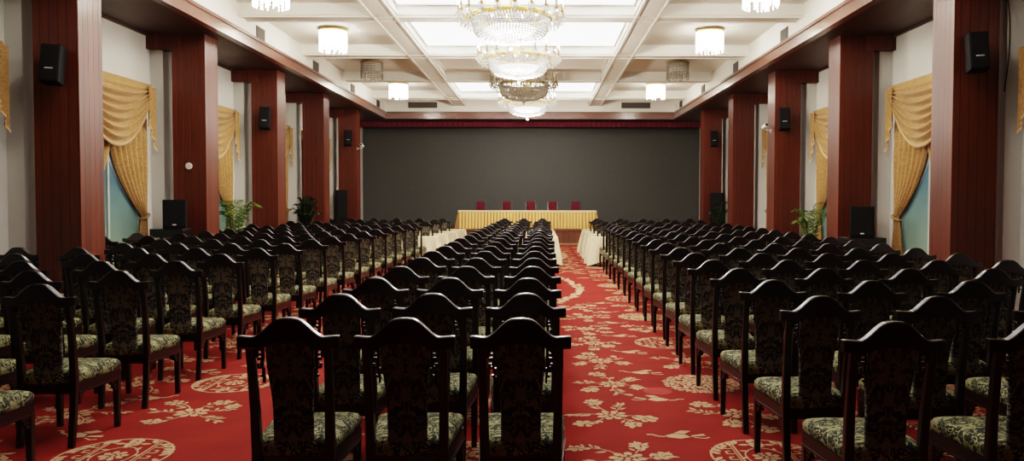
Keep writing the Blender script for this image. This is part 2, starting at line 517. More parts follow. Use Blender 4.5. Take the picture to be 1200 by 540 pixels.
    # large wreath rings down the middle
    for cy in (14.8, 23.4):
        for i in range(340):
            a = 2*PI*i/340
            rr = rng.uniform(0.93, 1.02)
            leaf(-0.62+1.42*math.cos(a)*rr, cy+2.85*math.sin(a)*rr, a+PI/2+rng.uniform(-0.8, 0.8), 0.17, 0.085)
    # faded patch
    poly([(1.05+0.13*math.cos(2*PI*i/16), 6.75+0.13*math.sin(2*PI*i/16)) for i in range(16)], 2, 0.0015)
    for v in bm.verts:
        if v.co.z > 0.0005: v.co.x *= 1.077; v.co.y *= 1.077
    structure('floor', bm, [M['carpet'], M['carpet_cream'], M['carpet_pink']])
floor()

# ---------------- walls
def walls():
    T = 0.25
    H = EYE + 4.7
    for nm, x0, x1, s in (('wall_left', XL-T, XL, 1), ('wall_right', XR, XR+T, -1)):
        bm = NB()
        box(bm, x0, x1, YB, YF, 0, H)
        xw = XL if s > 0 else XR
        for y in COLY + [COLY[0]-4.34]:
            a, b = (xw, xw+0.26*s) if s > 0 else (xw+0.26*s, xw)
            box(bm, a, b, y+0.12, y+CD+0.02, 0, SOF)
        structure(nm, bm, M['wall'])
        bm = NB()
        a, b = (xw, xw+0.02) if s > 0 else (xw-0.02, xw)
        ys = [YB] + [c for y in [COLY[0]-4.34] + COLY for c in (y+0.11, y+CD+0.03)] + [STAGE_Y]
        for p in range(0, len(ys)-1, 2):
            if ys[p+1] - ys[p] > 0.3 and ys[p] < STAGE_Y: box(bm, a, b, ys[p], min(ys[p+1], STAGE_Y-0.02), 0.0, 0.15)
        structure('baseboard_left' if s > 0 else 'baseboard_right', bm, M['fascia'])
    bm = NB(); box(bm, XL-T, XR+T, YF, YF+T, 0, H); structure('wall_front', bm, M['wall'])
    bm = NB(); box(bm, XL-T, XR+T, YB-T, YB, 0, H); structure('wall_back', bm, M['column'])  # unseen wall; its dark boards are added to keep reflections dark
walls()

# ---------------- ceiling: coffers, ribs, soffits and fascias
RIB = EYE + 3.90
PAN = EYE + 4.18
RIBX = [(-3.58, -3.06), (2.04, 2.55)]
RIBY = [16.74 + 4.35*k for k in range(-4, 4)]
RW = 0.46
BAYS = list(zip([YB-0.0] + RIBY, RIBY + [32.05]))
END_Y = 32.0
def ceiling():
    bm = NB()
    box(bm, BL-0.3, BR+0.3, YB, 32.6, PAN, PAN+0.2)
    structure('ceiling', bm, M['ceiling'])
    n = 1
    for a, b in RIBX:
        bm = NB(); box(bm, a, b, YB, 32.05, RIB, PAN)
        for e in (a, b-0.05): box(bm, e, e+0.05, YB, 32.05, RIB-0.025, RIB)
        for e in (a-0.04, b): box(bm, e, e+0.04, YB, 32.05, RIB+0.03, RIB+0.10)
        structure('trim_%d' % n, bm, M['ceiling']); n += 1
    for y in RIBY:
        bm = NB(); box(bm, BL, BR, y-RW/2, y+RW/2, RIB+0.004, PAN)
        # small shadow-gap moulding along the cross rib
        for e in (y-RW/2, y+RW/2-0.05): box(bm, BL, BR, e, e+0.05, RIB-0.018, RIB+0.004)
        for e in (y-RW/2-0.04, y+RW/2): box(bm, BL, BR, e, e+0.04, RIB+0.03, RIB+0.09)
        structure('trim_%d' % n, bm, M['ceiling']); n += 1
    # outer coffer walls above the fascias, end bulkhead
    for a in ((BL-0.25, BL, YB, 32.3), (BR, BR+0.25, YB, 32.3), (BL-0.25, BR+0.25, 32.05, 32.3)):
        bm = NB(); box(bm, *a, SOF+0.2, PAN)
        structure('trim_%d' % n, bm, M['ceiling']); n += 1
    # soffits over the side aisles and over the stage
    for a, b in ((XL, BL-0.02), (BR+0.02, XR)):
        bm = NB(); box(bm, a, b, YB, YF, SOF, SOF+0.12)
        structure('trim_%d' % n, bm, M['soffit']); n += 1
    bm = NB(); box(bm, BL-0.02, BR+0.02, 32.1, YF, SOF, SOF+0.12)
    structure('trim_%d' % n, bm, M['soffit']); n += 1
    # fascias: moulded boards
    for s, x in ((1, BL), (-1, BR)):
        bm = NB()
        def fb(d0, d1, z0, z1):
            a, b = sorted((x + s*d0, x + s*d1))
            box(bm, a, b, YB, END_Y, z0, z1)
        fb(-0.12, 0.04, SOF-0.03, SOF+0.07)
        fb(-0.12, 0.02, SOF+0.07, SOF+0.20)
        fb(-0.12, 0.05, SOF+0.20, SOF+0.265)
        structure('trim_%d' % n, bm, M['fascia']); n += 1
    bm = NB()
    box(bm, BL-0.1, BR+0.1, END_Y, END_Y+0.1, SOF-0.03, SOF+0.07)
    box(bm, BL-0.1, BR+0.1, END_Y+0.02, END_Y+0.1, SOF+0.07, SOF+0.2)
    box(bm, BL-0.1, BR+0.1, END_Y-0.01, END_Y+0.1, SOF+0.2, SOF+0.265)
    structure('trim_%d' % n, bm, M['fascia']); n += 1
    # thin crown strip where soffit meets the walls
    for s, x in ((1, XL), (-1, XR)):
        bm = NB(); a, b = sorted((x, x+0.05*s)); box(bm, a, b, YB, YF, SOF-0.05, SOF)
        structure('trim_%d' % n, bm, M['soffit']); n += 1
ceiling()

ORD = ['zeroth', 'first', 'second', 'third', 'fourth', 'fifth', 'sixth', 'seventh', 'eighth', 'ninth', 'tenth', 'eleventh', 'twelfth',
       'thirteenth', 'fourteenth', 'fifteenth', 'sixteenth', 'seventeenth', 'eighteenth', 'nineteenth', 'twentieth', 'twenty-first']

# luminous panels in the middle bays
LIT = {1: False, 2: True, 3: True, 4: True, 5: True, 6: False, 7: True, 8: False}
def ceiling_panels():
    names = {1: 'beige unlit ceiling panel overhead, nearest the camera', 2: 'white glowing ceiling panel overhead, second from camera', 3: 'white glowing ceiling panel overhead, third from camera', 4: 'white glowing ceiling panel over the nearest chandelier', 5: 'white glowing ceiling panel over the second chandelier',
             6: 'beige unlit ceiling panel over the unlit third chandelier', 7: 'white glowing ceiling panel over the farthest chandelier',
             8: 'beige unlit ceiling panel beside the wooden end beam'}
    for k in range(1, 9):
        a, b = BAYS[k]
        y0, y1 = a+RW/2+0.05, b-RW/2-0.07
        if k == 8: y1 = 31.9
        x0, x1 = RIBX[0][1]+0.05, RIBX[1][0]-0.05
        t = thing('ceiling_panel', names[k], 'ceiling panel', (0.5*(x0+x1), 0.5*(y0+y1), PAN-0.03), group='ceiling panels of the middle bays')
        w, d = (x1-x0)/2, (y1-y0)/2
        bm = NB(); box(bm, -w, w, -d, d, 0.005, 0.03)
        obj('diffuser', bm, M['panel_lit'] if LIT[k] else M['panel_off'], t)
        bm = NB()
        for a_ in ((-w-0.03, w+0.03, -d-0.03, -d), (-w-0.03, w+0.03, d, d+0.03), (-w-0.03, -w, -d, d), (w, w+0.03, -d, d)):
            box(bm, *a_, -0.02, 0.03)
        obj('frame', bm, M['ceiling'], t)
ceiling_panels()

# vents
def vents():
    for s, x in ((1, BL), (-1, BR)):
        for q, y in enumerate((17.75, 22.1, 26.45, 30.6)):
            bm = NB()
            a, b = sorted((x, x+0.02*s))
            zb, zt = SOF+0.28, SOF+0.55
            box(bm, a, b, y-0.25, y+0.25, zb, zt)
            for i in range(6):
                z = zb+0.03+i*0.04
                a2, b2 = sorted((x+0.02*s, x+0.035*s)); box(bm, a2, b2, y-0.23, y+0.23, z, z+0.015)
            o = obj('wall_vent', bm, M['vent'])
            tag(o, 'small dark vent above the %s beam, %s from the camera' % ('left' if s > 0 else 'right', ORD[q+1]), 'vent', 'vents above the side beams')
    for x, w in ((-4.85, 'left'), (4.0, 'right')):
        bm = NB()
        box(bm, x-0.6, x+0.6, 32.02, 32.05, SOF+0.42, SOF+0.66)
        for i in range(5): box(bm, x-0.58, x+0.58, 32.0, 32.02, SOF+0.45+i*0.04, SOF+0.465+i*0.04)
        tag(obj('wall_vent', bm, M['vent']), 'long dark vent above the far end beam on the %s' % w, 'vent', 'vents above the end beam')
vents()

# ---------------- columns
SIDE = {1: 'left', -1: 'right'}
def columns():
    nt = 30
    for s in (1, -1):
        first = None
        for y in COLY:
            bm = NB()
            xo = (CL - CW) if s > 0 else (CR + CW)
            x0, x1 = sorted((xo + s*CW*0.25, XL if s > 0 else XR))
            box(bm, x0, x1, y-0.05, y-0.002, SOF-0.31, SOF-0.002)
            x0, x1 = sorted((xo, XL if s > 0 else XR))
            box(bm, x0, x1, y-0.002, y+0.28, SOF-0.31, SOF-0.002)
            structure('trim_%d' % nt, bm, M['column']); nt += 1
        for k, y in enumerate(COLY):
            xin = CL if s > 0 else CR
            cx = xin - s*CW/2
            t = thing('wood_column', 'square mahogany boarded column, %s from camera in the %s row' % (ORD[k+1], SIDE[s]), 'column',
                      (cx, y+CD/2, 0), 0, 'mahogany columns of the %s row' % SIDE[s])
            t['kind'] = 'thing'
            if first is None:
                bm = NB()
                # boards separated by real grooves on every face
                a, b = CW/2, CD/2
                box(bm, -a, a, -b, b, 0, SOF-0.001)
                obj('shaft', bm, M['column'], t)
                bm = NB()
                box(bm, -a-0.02, a+0.02, -b-0.02, b+0.02, 0.0, 0.16, bev=0.01)
                obj('plinth', bm, M['column'], t)
                first = t
            else:
                for c in list(first.children):
                    d = c.copy(); link(d); d.parent = t
columns()

# ---------------- windows and curtains
WINY = [9.92 + 4.34*k for k in range(5)]
def window_and_curtain(n, s, yc, idx):
    xw = XL if s > 0 else XR
    def P(u, z, d): return (s*d, u, z*(1+0.11/1.36) if z < 1.36 else z+0.11)
    # window (setting)
    w = empty('window_%d' % n, (xw, yc, 0)); w['kind'] = 'structure'
    bm = NB()
    def bx(u0, u1, z0, z1, d0, d1, m=0):
        a, b = sorted((s*d0, s*d1)); box(bm, a, b, u0, u1, z0+0.11, z1+0.11, m)
    for u in (-1.12, -0.03, 1.06): bx(u, u+0.06, 0.3, 3.55, 0.0, 0.05)
    for z in (0.3, 2.6, 3.5): bx(-1.12, 1.12, z, z+0.06, 0.0, 0.05)
    obj('window_frame', bm, M['frame'], w)
    bm = NB(); bx(-1.1, 1.1, 0.34, 3.52, 0.002, 0.02)
    obj('window_pane', bm, M['pane'], w)
    # curtain
    lab = 'gold swagged curtain on the %s wall, %s window from camera' % (SIDE[s], ORD[idx+1])
    c = thing('swag_curtain', lab, 'curtain', (xw, yc, 0), 0, 'gold curtains on the %s wall' % SIDE[s])
    HW = 1.42
    bm = NB()
    bx(-HW, HW, 3.98, 4.02, 0.005, 0.17)
    def pel(u, v):
        x = -HW + 2*HW*u
        return P(x, 4.0 - 0.30*v, 0.17 + 0.006*math.sin(u*60))
    grid(bm, 30, 2, pel)
    for e in (-HW, HW):
        grid(bm, 2, 2, lambda u, v: P(e, 4.0-0.30*v, 0.01+0.16*u))
    obj('pelmet', bm, M['gold_curtain'], c, smooth=True, autosmooth=40)
    # swag with catenary folds
    bm = NB()
    def sw(u, v):
        q = -1 + 2*u
        drop = 0.20 + 0.98*(1-abs(q)**2.1)
        z = 3.93 - v*drop
        fold = math.sin(v*2*PI*7.0)
        d = 0.19 + 0.05*(1-q*q)*v + (0.055 - 0.008*abs(q))*fold*min(1, 6*v)
        x = q*(HW-0.08 - 0.1*v*(1-abs(q)))
        return P(x, z, d)
    grid(bm, 40, 84, sw)
    obj('swag', bm, M['gold_curtain'], c, smooth=True)
    bm = NB()
    for i in range(61):
        u = i/60
        p = sw(u, 1.0)
        octa(bm, (p[0], p[1], p[2]-0.03), 0.024, 0.042)
        tube(bm, [p, (p[0], p[1], p[2]-0.02)], 0.009, 4)
    obj('fringe', bm, M['gold_trim'], c, smooth=False)
    # tails at both ends
    for e in (-1, 1):
        bm = NB()
        NP = 3
        def tail(u, v, top=3.96):
            x = e*(HW - 0.27 + 0.28*u)
            bottom = 3.30 - 0.46*u - 0.09*math.floor(u*NP*0.999)*0.6
            zig = abs(((u*NP) % 1.0)*2-1)
            return P(x, top - (top-bottom)*v, 0.20 + 0.045*zig)
        grid(bm, 24, 10, tail)
        o = obj('tail', bm, M['gold_curtain'], c, smooth=True, autosmooth=50)
        bm = NB()
        for i in range(25):
            p = tail(i/24, 1.0); octa(bm, (p[0], p[1], p[2]-0.025), 0.016, 0.032)
        fr = obj('fringe', bm, M['gold_trim'], o)
    # drapes gathered into tiebacks
    ZT, ZM = 3.72, 1.36
    for e in (-1, 1):
        bm = NB()
        def edge(z):
            """inner and outer edge at height z"""
            if z >= ZM:
                v = (ZT-z)/(ZT-ZM)
                q = max(0.0, (v-0.28)/0.72)
                ui = -0.03 + 1.11*q**2.0
                uo = 1.30 - 0.02*v**4
            else:
                v = (ZM-z)/ZM
                ui = 1.08 - 0.20*min(1, v*1.8)**0.7; uo = 1.28 + 0.06*min(1, v*1.8)
            return ui, uo
        def dr(u, v):
            z = ZT - v*(ZT-0.02)
            ui, uo = edge(z)
            g = min(1.0, abs(z-ZM)/0.9)
            amp = 0.018 + 0.028*g
            x = ui + (uo-ui)*u
            d = 0.09 + amp*math.sin(u*2*PI*6.5 + 0.6*math.sin(z*2)) + 0.05*(1-g)*math.sin(u*PI)
            return P(e*x, z, d)
        grid(bm, 72, 44, dr)
        obj('drape', bm, M['gold_curtain'], c, smooth=True)
        bm = NB()
        def lin(u, v):
            z = ZT - 0.2 - v*(ZT-0.2-ZM-0.15)
            ui, uo = edge(z)
            return P(e*(ui - 0.10*(1-v) + 0.13*u), z, 0.035 + 0.01*math.sin(v*9))
        grid(bm, 3, 24, lin)
        obj('lining', bm, M['sheer'], c, smooth=True)
        bm = NB()
        rings = []
        for i in range(20):
            a = 2*PI*i/20
            rings.append(P(e*(1.18+0.125*math.cos(a)), ZM + 0.05*math.cos(a), 0.105+0.075*math.sin(a)))
        rings.append(rings[0])
        tube(bm, rings, 0.022, 6)
        obj('tieback', bm, M['gold_curtain'], c, smooth=True)

n = 1
for s in (1, -1):
    for i, y in enumerate(WINY):
        window_and_curtain(n, s, y, i); n += 1

# ---------------- LED screen, valance, stage
def stage():
    bm = NB(); box(bm, XL+0.02, XR-0.02, 35.0, 35.2, STAGE_Z, EYE+3.36)
    tag(obj('video_wall', bm, M['screen']), 'huge dark grey blank video wall behind the stage', 'screen')
    bm = NB()
    def va(u, v):
        x = XL+0.03 + (XR-XL-0.06)*u
        return (x, 33.40+0.012*math.sin(u*2*PI*70), SOF-0.01 - v*(SOF-0.01-(EYE+3.15)))
    grid(bm, 660, 2, va)
    tag(obj('stage_valance', bm, M['maroon'], smooth=True), 'maroon pleated valance hanging above the grey video wall', 'valance')
    t = thing('stage_platform', 'low brown wooden stage platform below the video wall', 'stage', (0, STAGE_Y, 0))
    bm = NB()
    box(bm, XL+0.27, XR-0.27, 0.86, YF-STAGE_Y-0.01, 0.0, STAGE_Z)
    box(bm, CL+0.03, CR-0.03, 0.04, 0.86, 0.0, STAGE_Z)
    obj('deck', bm, M['stagewood'], t)
    bm = NB(); box(bm, CL+0.03, CR-0.03, 0.0, 0.04, 0.0, STAGE_Z-0.05)
    obj('front_panel', bm, M['stagewood'], t)
    bm = NB(); box(bm, CL+0.03, CR-0.03, -0.03, 0.04, STAGE_Z-0.05, STAGE_Z, bev=0.008)
    obj('nosing', bm, M['fascia'], t)
    bm = NB(); box(bm, CL+0.03, CR-0.03, -0.02, 0.0, 0.0, 0.07)
    obj('base_strip', bm, M['candle'], t)
stage()

def head_table():
    x0, x1 = -3.27, 2.29
    y0, y1 = 31.45, 32.2
    zt = STAGE_Z+0.75
    t = thing('head_table', 'long speakers table on the stage under a gold skirt', 'table', ((x0+x1)/2, (y0+y1)/2, STAGE_Z))
    w, d = (x1-x0)/2, (y1-y0)/2
    bm = NB(); box(bm, -w, w, -d, d, 0.69, 0.735); obj('tabletop', bm, M['chairwood'], t)
    for sx in (-1, 1):
        for sy in (-1, 1):
            bm = NB(); box(bm, sx*(w-0.08)-0.03, sx*(w-0.08)+0.03, sy*(d-0.08)-0.03, sy*(d-0.08)+0.03, 0, 0.69)
            obj('leg', bm, M['chairwood'], t)
    c = thing('table_skirt', 'gold pleated table skirt with pale top draped on the stage table', 'tablecloth', ((x0+x1)/2, (y0+y1)/2, STAGE_Z))
    bm = NB()
    # pleated skirt around the table
    per = []
    N = 900
    W, D = w+0.03, d+0.03
    L = 4*(W+D)
    for i in range(N):
        q = L*i/N
        if q < 2*W: p = (-W+q, -D); nrm = (0, -1)
        elif q < 2*W+2*D: p = (W, -D+(q-2*W)); nrm = (1, 0)
        elif q < 4*W+2*D: p = (W-(q-2*W-2*D), D); nrm = (0, 1)
        else: p = (-W, D-(q-4*W-2*D)); nrm = (-1, 0)
        per.append((p, nrm, q))
    rings = []
    for z, fl in ((0.02, 0.09), (0.35, 0.05), (0.70, 0.012), (0.74, 0.006)):
        ring = []
        for p, nrm, q in per:
            a = 0.006 + 0.085*abs(math.sin(q*PI/0.13))**0.6 * (1.05-z/0.8)
            ring.append((p[0]+nrm[0]*(a+fl), p[1]+nrm[1]*(a+fl), z))
        rings.append(ring)
    loft(bm, rings, cap=False)
    bm.faces.ensure_lookup_table()
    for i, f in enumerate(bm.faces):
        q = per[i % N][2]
        f.material_index = 1 if abs(math.sin(q*PI/0.13)) < 0.42 else 0  # darker gold in the pleat creases paints their shade into the colour
    obj('skirt', bm, [M['skirt'], M['skirt_crease_shade']], c, smooth=True)
    bm = NB(); box(bm, -W-0.02, W+0.02, -D-0.03, D+0.02, 0.737, 0.757, bev=0.006); box(bm, -W-0.025, W+0.025, -D-0.036, -D-0.03, 0.70, 0.755)
    obj('table_cover', bm, M['skirt_top'], c)
head_table()

def stage_chairs():
    xs = [-2.53, -1.41, -0.37, 0.57, 1.56]
    wh = ['first red velvet chair from left behind the gold stage table', 'second red velvet chair from left behind the gold stage table',
          'middle red velvet chair of five behind the gold stage table', 'fourth red velvet chair from left behind the gold stage table',
          'fifth red velvet chair from left behind the gold stage table']
    first = None
    for x, l in zip(xs, wh):
        t = thing('stage_chair', l, 'chair', (x, 32.85, STAGE_Z), 0, 'red chairs behind the stage table')
        if first is None:
            bm = NB(); box(bm, -0.17, 0.17, 0.22, 0.29, 0.55, 1.13, bev=0.025); obj('backrest', bm, M['red'], t, smooth=True, autosmooth=40)
            bm = NB(); box(bm, -0.24, 0.24, -0.25, 0.22, 0.40, 0.49, bev=0.02); obj('seat', bm, M['red'], t, smooth=True, autosmooth=40)
            for s in (-1, 1):
                bm = NB(); post(bm, [(s*0.215, 0.25, 0), (s*0.215, 0.25, 0.5), (s*0.215, 0.285, 1.09)], 0.05, 0.045); obj('leg', bm, M['chairwood'], t)
                bm = NB(); post(bm, [(s*0.21, -0.22, 0), (s*0.21, -0.22, 0.64)], 0.045, 0.045); obj('leg', bm, M['chairwood'], t)
                bm = NB(); box(bm, s*0.22-0.03, s*0.22+0.03, -0.26, 0.24, 0.64, 0.675, bev=0.008); obj('armrest', bm, M['chairwood'], t)
            first = t
        else:
            for c in list(first.children):
                d = c.copy(); link(d); d.parent = t
stage_chairs()

# ---------------- audience chairs (built once facing +Y, rail at y = -0.28)
RAILY = -0.285
def smoothstep(t):
    t = max(0.0, min(1.0, t)); return t*t*(3-2*t)
def rail_top(x):
    a = abs(x)
    if a > 0.180: return 0.987 + 0.005*(a-0.180)/0.08
    if a < 0.050: return 1.073 + 0.005*(1-(a/0.050)**2)
    t = (0.180-a)/(0.180-0.050)
    return 0.987 + 0.086*(0.35*t + 0.65*smoothstep(t))
def rail_bot(x):
    a = abs(x)
    if a > 0.16: return 0.932
    return 0.932 + 0.022*smoothstep((0.16-a)/0.1)

def make_chair_parts(t):
    wood, seat, back = M['chairwood'], M['seatfab'], M['backfab_shaded']
    # top rail: camel-hump outline swept with rounded edges
    bm = NB()
    xs = [-0.262, -0.25] + [-0.23 + 0.46*i/40 for i in range(41)] + [0.25, 0.262]
    rings = []
    for x in xs:
        zt, zb = rail_top(x), rail_bot(x)
        e = 0.003 if abs(x) > 0.26 else 0.0
        bow = -0.012*(1-(x/0.26)**2)
        y0, y1 = RAILY-0.026+bow, RAILY+0.026+bow
        c = 0.006
        rings.append([(x, y0+e, zb+c+e), (x, y0+c, zb+e), (x, y1-c, zb+e), (x, y1-e, zb+c+e), (x, y1-e, zt-c-e), (x, y1-c, zt-e), (x, y0+c, zt-e), (x, y0+e, zt-c-e)])
    loft(bm, rings)
    obj('top_rail', bm, wood, t, smooth=True, autosmooth=30)
    # rear legs running up as back posts
    for s in (-1, 1):
        bm = NB()
        pts = [(s*0.190, -0.255, 0.0), (s*0.192, -0.225, 0.22), (s*0.193, -0.212, 0.42), (s*0.196, -0.228, 0.62), (s*0.200, -0.256, 0.80), (s*0.202, RAILY, 0.94)]
        post(bm, pts, [0.042, 0.046, 0.050, 0.046, 0.042, 0.040], [0.042, 0.046, 0.048, 0.044, 0.040, 0.040], bev=0.22)
        obj('leg', bm, wood, t, smooth=True, autosmooth=35)
    for s in (-1, 1):
        bm = NB()
        post(bm, [(s*0.214, 0.205, 0.0), (s*0.215, 0.205, 0.36)], [0.038, 0.048], [0.038, 0.048], bev=0.2)
        obj('leg', bm, wood, t, smooth=True, autosmooth=35)
    # seat frame with small stepped corner brackets
    bm = NB()
    def quadbar(p, q, th, z0, z1):
        p = Vector((*p, 0)); q = Vector((*q, 0)); d = (q-p).normalized(); nn = Vector((-d.y, d.x, 0))*th/2
        c = [p+nn, p-nn, q-nn, q+nn]
        loft(bm, [[(v.x, v.y, z0) for v in c], [(v.x, v.y, z1) for v in c]])
    fl, fr, rl, rr = (-0.226, 0.216), (0.226, 0.216), (-0.203, -0.20), (0.203, -0.20)
    for a, b in ((fl, fr), (rl, rr), (fl, rl), (fr, rr)):
        quadbar(a, b, 0.026, 0.345, 0.408)
        quadbar(a, b, 0.036, 0.338, 0.349)
    for s in (-1, 1):
        for (x, y, dx, dy) in ((s*0.222, 0.18, 0, -1), (s*0.19, 0.214, -s, 0), (s*0.203, -0.18, 0, 1)):
            for k in range(3):
                a = 0.05 - 0.014*k
                x1, y1 = x+dx*a, y+dy*a
                xa, xb = sorted((x-abs(dy)*0.009, x1+abs(dy)*0.009)); ya, yb = sorted((y-abs(dx)*0.009, y1+abs(dx)*0.009))
                box(bm, xa, xb, ya, yb, 0.340-0.024*(k+1), 0.340-0.024*k-0.006)
    obj('seat_frame', bm, wood, t)
    # upholstered seat
    bm = NB()
    rings = []
    for z, ins in ((0.400, 0.006), (0.425, -0.006), (0.455, -0.006), (0.474, 0.008), (0.486, 0.04), (0.493, 0.10), (0.496, 0.17)):
        ring = []
        for (xr, y, sgn) in ((0.205, -0.205, -1), (0.230, 0.228, 1)): pass
        hw0, hw1 = 0.207-ins, 0.232-ins
        y0, y1 = -0.222+ins, 0.232-ins
        c = 0.03
        N = 6
        for (cx, cy, a0) in ((-hw0+c, y0+c, PI), (hw0-c, y0+c, 1.5*PI), (hw1-c, y1-c, 0), (-hw1+c, y1-c, 0.5*PI)):
            for i in range(N):
                a = a0 + 0.5*PI*i/(N-1)
                ring.append((cx+c*math.cos(a), cy+c*math.sin(a), z))
        rings.append(ring)
    loft(bm, rings)
    obj('seat', bm, seat, t, smooth=True, autosmooth=60)
    # upholstered splat between the posts
    bm = NB()
    rings = []
    NV = 14
    for k in range(NV+1):
        v = k/NV
        z = 0.425 + 0.535*v
        yc = -0.208 - 0.010*math.sin(v*PI)*-1 - 0.075*v**1.6
        hw = 0.106 + 0.020*smoothstep((v-0.35)/0.5)
        if v > 0.94: hw -= 0.004
        th = 0.020 + 0.006*math.sin(v*PI)
        ring = []
        for i in range(16):
            a = 2*PI*i/16
            ca, sa = math.cos(a), math.sin(a)
            x = hw*math.copysign(abs(ca)**0.35, ca); y = th*math.copysign(abs(sa)**0.55, sa)
            ring.append((x, yc+y, z))
        rings.append(ring)
    loft(bm, rings)
    obj('backrest', bm, back, t, smooth=True, autosmooth=60)
    # fretwork brackets beside the splat
    for s in (-1, 1):
        bm = NB()
        def fb(x0, x1, z0, z1):
            a, b = sorted((s*x0, s*x1)); yy = RAILY+0.010+0.02*(0.94-z0)
            box(bm, a, b, yy-0.009, yy+0.009, z0, z1)
        for x0, x1, z0, z1 in ((0.132, 0.182, 0.918, 0.934), (0.164, 0.180, 0.885, 0.918), (0.132, 0.146, 0.885, 0.918), (0.132, 0.168, 0.872, 0.886),
                               (0.146, 0.158, 0.895, 0.906), (0.136, 0.150, 0.842, 0.872), (0.136, 0.166, 0.832, 0.844), (0.156, 0.168, 0.844, 0.858),
                               (0.130, 0.142, 0.800, 0.836), (0.130, 0.152, 0.792, 0.803), (0.128, 0.138, 0.765, 0.795)):
            fb(x0, x1, z0, z1)
        obj('carved_bracket', bm, wood, t)

def fit_chair(t):
    for o in t.children:
        for v in o.data.vertices:
            c = v.co
            if c.z > 0.5: c.z = 0.5695 + (c.z-0.5)*1.104
            else: c.z *= 1.139
            if c.y > 0:
                k = min(1.0, c.y/0.18)
                c.x += math.copysign(0.016*k, c.x)*min(1.0, abs(c.x)/0.18)
                c.y += 0.075*k
chair_proto = [None]
def place_chair(x, y, rz, label, group):
    """y is the depth of the top rail"""
    yy = y - RAILY
    if chair_proto[0] is None:
        t = thing('banquet_chair', label, 'chair', (x, yy, 0), rz, group)
        make_chair_parts(t)
        fit_chair(t)
        chair_proto[0] = t
    else:
        p = chair_proto[0]
        t = p.copy(); link(t)
        t.location = (x, yy, 0); t.rotation_euler = (0, 0, rz)
        t['label'] = label; t['group'] = group
        for c in list(p.children):
            d = c.copy(); link(d); d.parent = t
    return t

TABLE_ROWS = [20.15, 21.85, 23.55, 25.35]
def block_rows(first, step, last):
    out = []
    y = first
    while y < last: out.append(y); y += step
    return out + TABLE_ROWS
rj = random.Random(11)
count = 0
def in_column(x, y):
    for s in (1, -1):
        xin = CL if s > 0 else CR
        a, b = sorted((xin, xin - s*CW))
        for cy in COLY:
            if a-0.30 < x < b+0.30 and cy-0.68 < y < cy+CD+0.36: return True
    return False

def blocked(x, y):
    return any(abs(x-a) < ra and abs(y-b) < rb for a, b, ra, rb in ((-7.36, 15.35, 0.62, 0.55), (-7.45, 18.55, 0.82, 0.75), (-7.15, 23.5, 0.7, 0.7)))
ADJ = 'dark carved brocade chair'
def row_words(i, n):
    if i < (n+1)//2: return '%s row from camera' % ORD[i+1]
    if i == n-1: return 'row nearest the stage'
    return '%s row from stage' % ORD[n-i]

def build_block(name, rows, cols_fn, group, seatword):
    global count
    n = len(rows)
    for i, y in enumerate(rows):
        xs = cols_fn(y)
        for j, x in enumerate(xs):
            if in_column(x, y - RAILY) or blocked(x, y - RAILY): continue
            xx = x + rj.uniform(-0.015, 0.015); yy = y + rj.uniform(-0.03, 0.03)
            place_chair(xx, yy, R(rj.uniform(-1.6, 1.6)), '%s, %s, %s, %s' % (ADJ, name, row_words(i, n), seatword(j, len(xs))), group)
            count += 1

# middle block: three seats across
build_block('middle block', block_rows(3.98, 1.035, 19.3), lambda y: [x + 0.0085*(y-4) for x in (-1.31, -0.70, -0.088)],
            'brocade chairs of the middle block', lambda j, n: ('left seat', 'centre seat', 'right seat')[j])
# right block: five seats across
build_block('right block', block_rows(3.90, 1.005, 19.2), lambda y: [1.79 + 0.765*k + 0.005*(y-4) for k in range(5)],
            'brocade chairs of the right block', lambda j, n: ('seat beside aisle', 'second from aisle', 'third from aisle', 'fourth from aisle', 'seat farthest from aisle')[j])
# left block: six seats across
def left_cols(y):
    a = -3.62 + (0.0 if y < 8 else 0.026*(y-8))
    return [a - 0.76*k for k in range(6)]
build_block('left block', block_rows(4.48, 1.045, 19.3), left_cols,
            'brocade chairs of the left block', lambda j, n: ('seat beside aisle', 'second from aisle', 'third from aisle', 'fourth from aisle', 'fifth from aisle', 'seat beside wall')[j])
print('audience chairs:', count)

